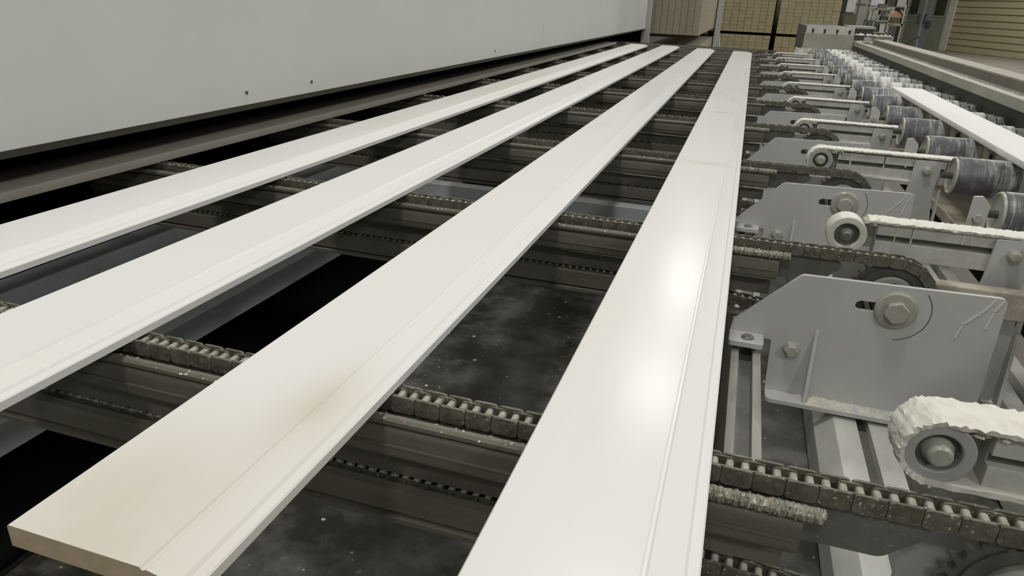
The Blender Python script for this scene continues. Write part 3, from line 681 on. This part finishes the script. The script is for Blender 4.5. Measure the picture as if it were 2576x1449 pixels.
specs = [(-0.140, 0.17, 7.13, 0.0, B1, 'white primed siding board lying nearest the bracket plates, rightmost on the chains'),
         (-0.474, 0.288, 7.22, 0.0, B2, 'white siding board with tan stains and a bare cut end at the lower left'),
         (-0.815, 0.27, 7.38, 0.0, MT['board'], 'white siding board in the middle of the five, third from right on the chains'),
         (-1.128, 0.36, 7.30, -0.0022, B4, 'slightly warmer white siding board, fourth from right on the chains'),
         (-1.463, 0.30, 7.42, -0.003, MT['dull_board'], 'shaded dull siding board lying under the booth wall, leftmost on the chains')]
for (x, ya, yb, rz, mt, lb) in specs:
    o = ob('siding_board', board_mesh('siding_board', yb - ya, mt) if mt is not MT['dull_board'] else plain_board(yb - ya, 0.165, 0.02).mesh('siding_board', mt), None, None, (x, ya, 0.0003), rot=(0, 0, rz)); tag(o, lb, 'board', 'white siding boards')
o = ob('siding_board', plain_board(3.3, 0.132, 0.017), board_material('smooth_white_board', rough=0.5), None, (0.690, 0.55, 0.0602)); o.rotation_euler = (0, 0, 0.0065)
tag(o, 'white board riding on the paint-streaked rollers at the right', 'board')

# ------------------------------------------------------------------ far end machine
em = thing('end_machine', 'grey end box with four slots standing at the end of the rollers', 'machine', (0, 8.42, FZ))
ob('machine_casing', MB().box(0.545, 0.99, 0.03, 1.9, 0, 0.985), MT['dark_grey'], em, bevel=0.004)
hl = [rounded([(x - 0.009, 0.925), (x + 0.009, 0.925), (x + 0.013, 0.965), (x - 0.013, 0.965)], 0.004, 3) for x in (0.60, 0.715, 0.835, 0.955)]
ob('front_plate', MB().prism([(0.535, 0.70), (1.00, 0.70), (1.00, 1.0), (0.535, 1.0)], 0.012, 0.03, 'y', holes=hl), MT['grey_pale'], em, bevel=0.002)
ob('splash_plate', MB().prism([(0.005, 0.70), (0.012, 0.70), (0.012, 0.925), (0.005, 0.918)], 0.525, 1.005, 'x'), MT['rail_paint'], em)
cr = MB()
for i in range(420):
    u = random.random() ** 2; cr.lump(random.uniform(0.46, 1.0), random.uniform(-0.14, -0.005), 0.735 + (1 - u) * 0.04 * random.random(), random.uniform(0.004, 0.014), 1.0)
cr.box(0.45, 1.01, -0.15, 0.0, 0.70, 0.735)
tag(ob('paint_crust', cr, MT['crust'], em, smooth=0), kind='stuff')
for x in (0.46, 0.96): ob('machine_leg', MB().box(x, x + 0.04, -0.14, -0.10, 0, 0.70), MT['dark_plate'], em)
cb = thing('control_box', 'dark box with a pale top bar right of the slotted end box', 'machine', (0, 10.0, FZ))
ob('casing', MB().box(1.10, 1.40, 0, 0.5, 0, 0.955), MT['dark_grey'], cb, bevel=0.004); ob('top_bar', MB().box(1.10, 1.41, -0.02, 0.5, 0.955, 0.985), MT['rail_paint'], cb, bevel=0.003)
es = thing('rail_end_stop', 'pale crusted stop block with a small roller at the far end of the guide rail', 'stop', (0, 8.15, 0.09))
ob('block', MB().box(1.11, 1.33, 0, 0.16, 0.03, 0.095), MT['rail_paint'], es, bevel=0.006)
ob('roller', MB().cyl((1.10, 0.055), 0.03, -0.03, 0.05, 'y', 20), MT['post'], es)
ob('base', MB().box(1.0, 1.16, -0.02, 0.14, 0.0, 0.03), MT['rail_paint'], es, bevel=0.004)
ob('clamp_lever', MB().prism([(1.40, 0.02), (1.43, 0.02), (1.56, 0.10), (1.54, 0.115)], 0.02, 0.04, 'y').box(1.36, 1.46, 0.0, 0.08, 0.0, 0.04), MT['rubber'], es)
for x in (1.05, 1.37): ob('stand_leg', MB().box(x, x + 0.06, 0.0, 0.09, FZ - 0.09, 0.0), MT['dark_plate'], es)
cr = MB()
for i in range(120): cr.lump(random.uniform(0.99, 1.30), random.uniform(-0.05, 0.1), 0.03 if i % 2 else 0.095, random.uniform(0.006, 0.02), 1.0)
tag(ob('paint_crust', cr, MT['crust'], es, smooth=0), kind='stuff')

# ------------------------------------------------------------------ lumber bundles beyond the conveyor
def bundle(label, x0, y, cols, bw, layers, L, mat, rowh, seed, gz=0.0007, jit=0.012, bearer=None):
    t = thing('lumber_bundle', label, 'lumber', (x0, y, FZ), 'lumber bundles behind the conveyor')
    rnd = random.Random(seed)
    me = MB().box(0.0022, bw - 0.0022, 0, L, gz, rowh - gz).mesh('board', mat)
    for (za, n) in layers:
        for r in range(n):
            for c in range(cols): ob('board', me, None, t, (c * bw, rnd.uniform(0, jit), za + r * rowh))
    zs = [za for za, n in layers]
    for za in zs:
        for yy in (0.25, L / 2, L - 0.3): ob('bearer', MB().box(0, cols * bw, yy, yy + 0.09, za - 0.045, za), bearer or MT['sticker'], t)
    return t
bundle('pale bundle of boards seen end-on just past the white booth wall', -1.335, 10.0, 8, 0.0835, [(0.05, 10), (0.775, 13)], 4.0, MT['wood_pale'], 0.058, 1, 0.0003, 0.001, MT['trough_dark'])
bundle('tan bundle of boards left of the black gap, behind the white post', -0.64, 14.0, 8, 0.1195, [(0.045, 11), (0.735, 11)], 3.0, MT['wood'], 0.0585, 2)
bundle('tan bundle of boards right of the black gap, above the slotted end box', 0.40, 14.0, 8, 0.122, [(0.045, 11), (0.735, 11)], 3.0, MT['wood'], 0.0585, 3)
gp = thing('support_post', 'off-white upright post between the pale and the tan bundles', 'post', (-0.445, 9.5, FZ))
ob('post', MB().box(0, 0.066, 0, 0.066, 0.01, 3.0), MT['post'], gp, bevel=0.004); ob('base_plate', MB().box(-0.04, 0.106, -0.04, 0.106, 0, 0.01), MT['post'], gp)
ob('hanging_strap', MB().prism([(0.082, 0.66), (0.094, 0.66), (0.080, 0.78), (0.070, 0.78)], 0.0, 0.02, 'y').box(0.066, 0.08, 0, 0.02, 0.77, 0.79), MT['drip'], gp)
ob('black_backing', MB().box(-1.2, 1.6, 17.6, 17.65, FZ, 2.0), MT['black'])  # black sheet added to darken the gap between the bundles
o = bpy.data.objects['black_backing']; o.name = 'shade_backing'; tag(o, 'added black sheet that darkens the gap between the two tan bundles', 'backing sheet')

# ------------------------------------------------------------------ clutter past the end machine
t = thing('notice_board', 'white notice sheet on a grey stand beside the tan bundle', 'notice board', (0, 15.0, FZ))
ob('sheet', MB().box(1.555, 1.70, -0.02, 0, 1.135, 1.36), MT['white_card'], t); ob('backing', MB().box(1.54, 1.76, 0, 0.25, 0, 1.11), MT['dark_grey'], t, bevel=0.01); ob('stand', MB().box(1.60, 1.64, 0.0, 0.03, 1.11, 1.5), MT['dark_plate'], t)
ob('lower_panel', MB().box(1.55, 1.75, -0.012, 0, 0.80, 1.08), MT['brown'], t)
t = thing('steel_column', 'dark grey-brown steel column right of the white notice sheet', 'column', (1.93, 16.2, FZ))
ob('web', MB().box(-0.012, 0.012, -0.09, 0.09, 0, 3.2), MT['dark_plate'], t); ob('flange', MB().box(-0.10, 0.10, -0.105, -0.09, 0, 3.2), MT['hub'], t); ob('flange', MB().box(-0.10, 0.10, 0.09, 0.105, 0, 3.2), MT['hub'], t)
t = thing('pipe_stand', 'thin dark upright pipe with a short cross arm by the steel column', 'stand', (1.80, 15.4, FZ))
ob('upright', MB().box(-0.015, 0.015, -0.015, 0.015, 0, 1.6), MT['sprocket'], t); ob('cross_arm', MB().box(-0.05, 0.12, -0.02, 0.02, 1.25, 1.29), MT['sprocket'], t)
t = thing('wire_rack', 'grey-green wire rack with jumbled fittings left of the orange crate', 'rack', (2.08, 15.2, FZ))
for x in (0.0, 0.24):
    for y in (0.0, 0.4): ob('rack_post', MB().box(x, x + 0.022, y, y + 0.03, 0, 1.22), MT['rail_paint'], t)
for z in (0.45, 0.80, 1.00, 1.2): ob('rack_shelf', MB().box(0, 0.262, 0, 0.43, z, z + 0.018), MT['rail_paint'], t)
rnd = random.Random(5)
for (x, z, wx, h, m_) in ((0.03, 0.818, 0.08, 0.12, 'dark_grey'), (0.13, 0.818, 0.09, 0.15, 'grey_paint'), (0.03, 1.018, 0.07, 0.10, 'rail_paint'), (0.12, 1.018, 0.10, 0.07, 'dark_grey'), (0.05, 1.218, 0.14, 0.08, 'dark_plate'), (0.04, 0.468, 0.16, 0.18, 'grey_pale')):
    tb = thing('parts_tub', f'{"dark" if m_.startswith("dark") else "grey"} parts tub on the wire rack, at {z - .018 + 0:.2f} of its height', 'tub', (2.08 + x, 15.25, FZ + z), 'tubs on the wire rack')
    tb['label'] = {(0.03, 0.818): 'dark tub on the left of the third shelf of the wire rack', (0.13, 0.818): 'grey tub on the right of the third shelf of the wire rack', (0.03, 1.018): 'pale green tub on the left of the upper shelf of the wire rack', (0.12, 1.018): 'low dark tub on the right of the upper shelf of the wire rack', (0.05, 1.218): 'wide dark tub on top of the wire rack', (0.04, 0.468): 'pale grey tub low on the wire rack'}[(x, z)]
    ob('tub_body', MB().prism([(0.01, 0), (wx - 0.01, 0), (wx, h), (0, h)], 0, 0.22, 'y'), MT[m_], tb); ob('tub_rim', MB().box(-0.006, wx + 0.006, -0.006, 0.226, h - 0.012, h), MT[m_], tb)
t = thing('tool_cart', 'cart with white frame posts and a brown side panel before the double door', 'cart', (2.40, 15.6, FZ))
ob('frame_post', MB().box(0, 0.02, 0, 0.02, 0, 0.95), MT['post'], t); ob('frame_post', MB().box(0.215, 0.237, 0, 0.02, 0, 1.30), MT['post'], t)
ob('shelf', MB().box(0, 0.237, 0, 0.4, 0.93, 0.975), MT['wood'], t); ob('shelf', MB().box(0, 0.237, 0, 0.4, 0.55, 0.58), MT['hub'], t)
ob('side_panel', MB().prism([(0.0, 0.35), (0.55, 0.35), (0.55, 1.22), (0.0, 1.12)], 0.2375, 0.255, 'x'), MT['brown'], t)
ob('tool_roll', MB().lathe([(0.03, 0.045), (0.18, 0.05)], 'x', c=(0.12, 0.63), n=14), MT['dark_grey'], t)
t = thing('orange_crate', 'faded orange crate with a peaked lid on top of the tool cart', 'crate', (2.395, 15.65, FZ + 0.975))
ob('crate_body', MB().box(0, 0.205, 0, 0.3, 0, 0.10), MT['brown'], t); ob('lid', MB().prism([(-0.012, 0.10), (0.215, 0.10), (0.20, 0.155), (0.11, 0.21), (0.02, 0.155)], -0.01, 0.31, 'y'), MT['orange'], t)
t = thing('far_machine', 'grey machine bulk with a pale hood in the distance behind the orange crate', 'machine', (2.2, 22.0, FZ))
ob('body', MB().box(0.25, 1.5, 0, 1.0, 0, 0.95), MT['dark_grey'], t, bevel=0.02); ob('hood', MB().prism([(0.45, 0.95), (1.3, 0.95), (1.1, 1.45), (0.6, 1.45)], 0, 0.9, 'y'), MT['hub'], t); ob('duct', MB().cyl((1.2, 0.4), 0.12, 0.95, 3.0, 'z', 20), MT['hub'], t)
ob('panel_box', MB().box(0.55, 0.85, -0.05, 0, 0.5, 0.8), MT['grey_pale'], t)

t = thing('storage_shelf', 'dark open storage shelf in the distance right of the steel column', 'shelf', (2.55, 20.0, FZ))
for x in (0.0, 0.85):
    for y in (0.0, 0.45): ob('shelf_post', MB().box(x, x + 0.03, y, y + 0.03, 0, 2.0), MT['dark_plate'], t)
for z in (0.55, 0.95, 1.28, 1.6): ob('shelf_board', MB().box(0.0, 0.88, 0, 0.48, z, z + 0.02), MT['dark_plate'], t)
for (x, z, wx, h, m_, lb) in ((0.06, 0.97, 0.2, 0.2, 'rail_paint', 'pale green-grey carton on the left of the second level of the distant shelf'), (0.30, 0.97, 0.22, 0.24, 'dark_grey', 'dark carton in the middle of the second level of the distant shelf'),
        (0.58, 0.97, 0.22, 0.16, 'brown', 'brown carton on the right of the second level of the distant shelf'), (0.05, 1.30, 0.28, 0.2, 'white_card', 'white carton on the left of the third level of the distant shelf'),
        (0.40, 1.30, 0.18, 0.16, 'rubber', 'small black carton in the middle of the third level of the distant shelf'), (0.62, 1.30, 0.2, 0.24, 'hub', 'grey carton on the right of the third level of the distant shelf')):
    c_ = thing('carton', lb, 'box', (2.55 + x, 20.05, FZ + z), 'cartons on the distant shelf')
    ob('carton_body', MB().box(0, wx, 0, 0.3, 0, h), MT[m_], c_, bevel=0.004); ob('tape_strip', MB().box(wx * 0.42, wx * 0.58, -0.002, 0.3, h, h + 0.001), MT['wood_pale'], c_)
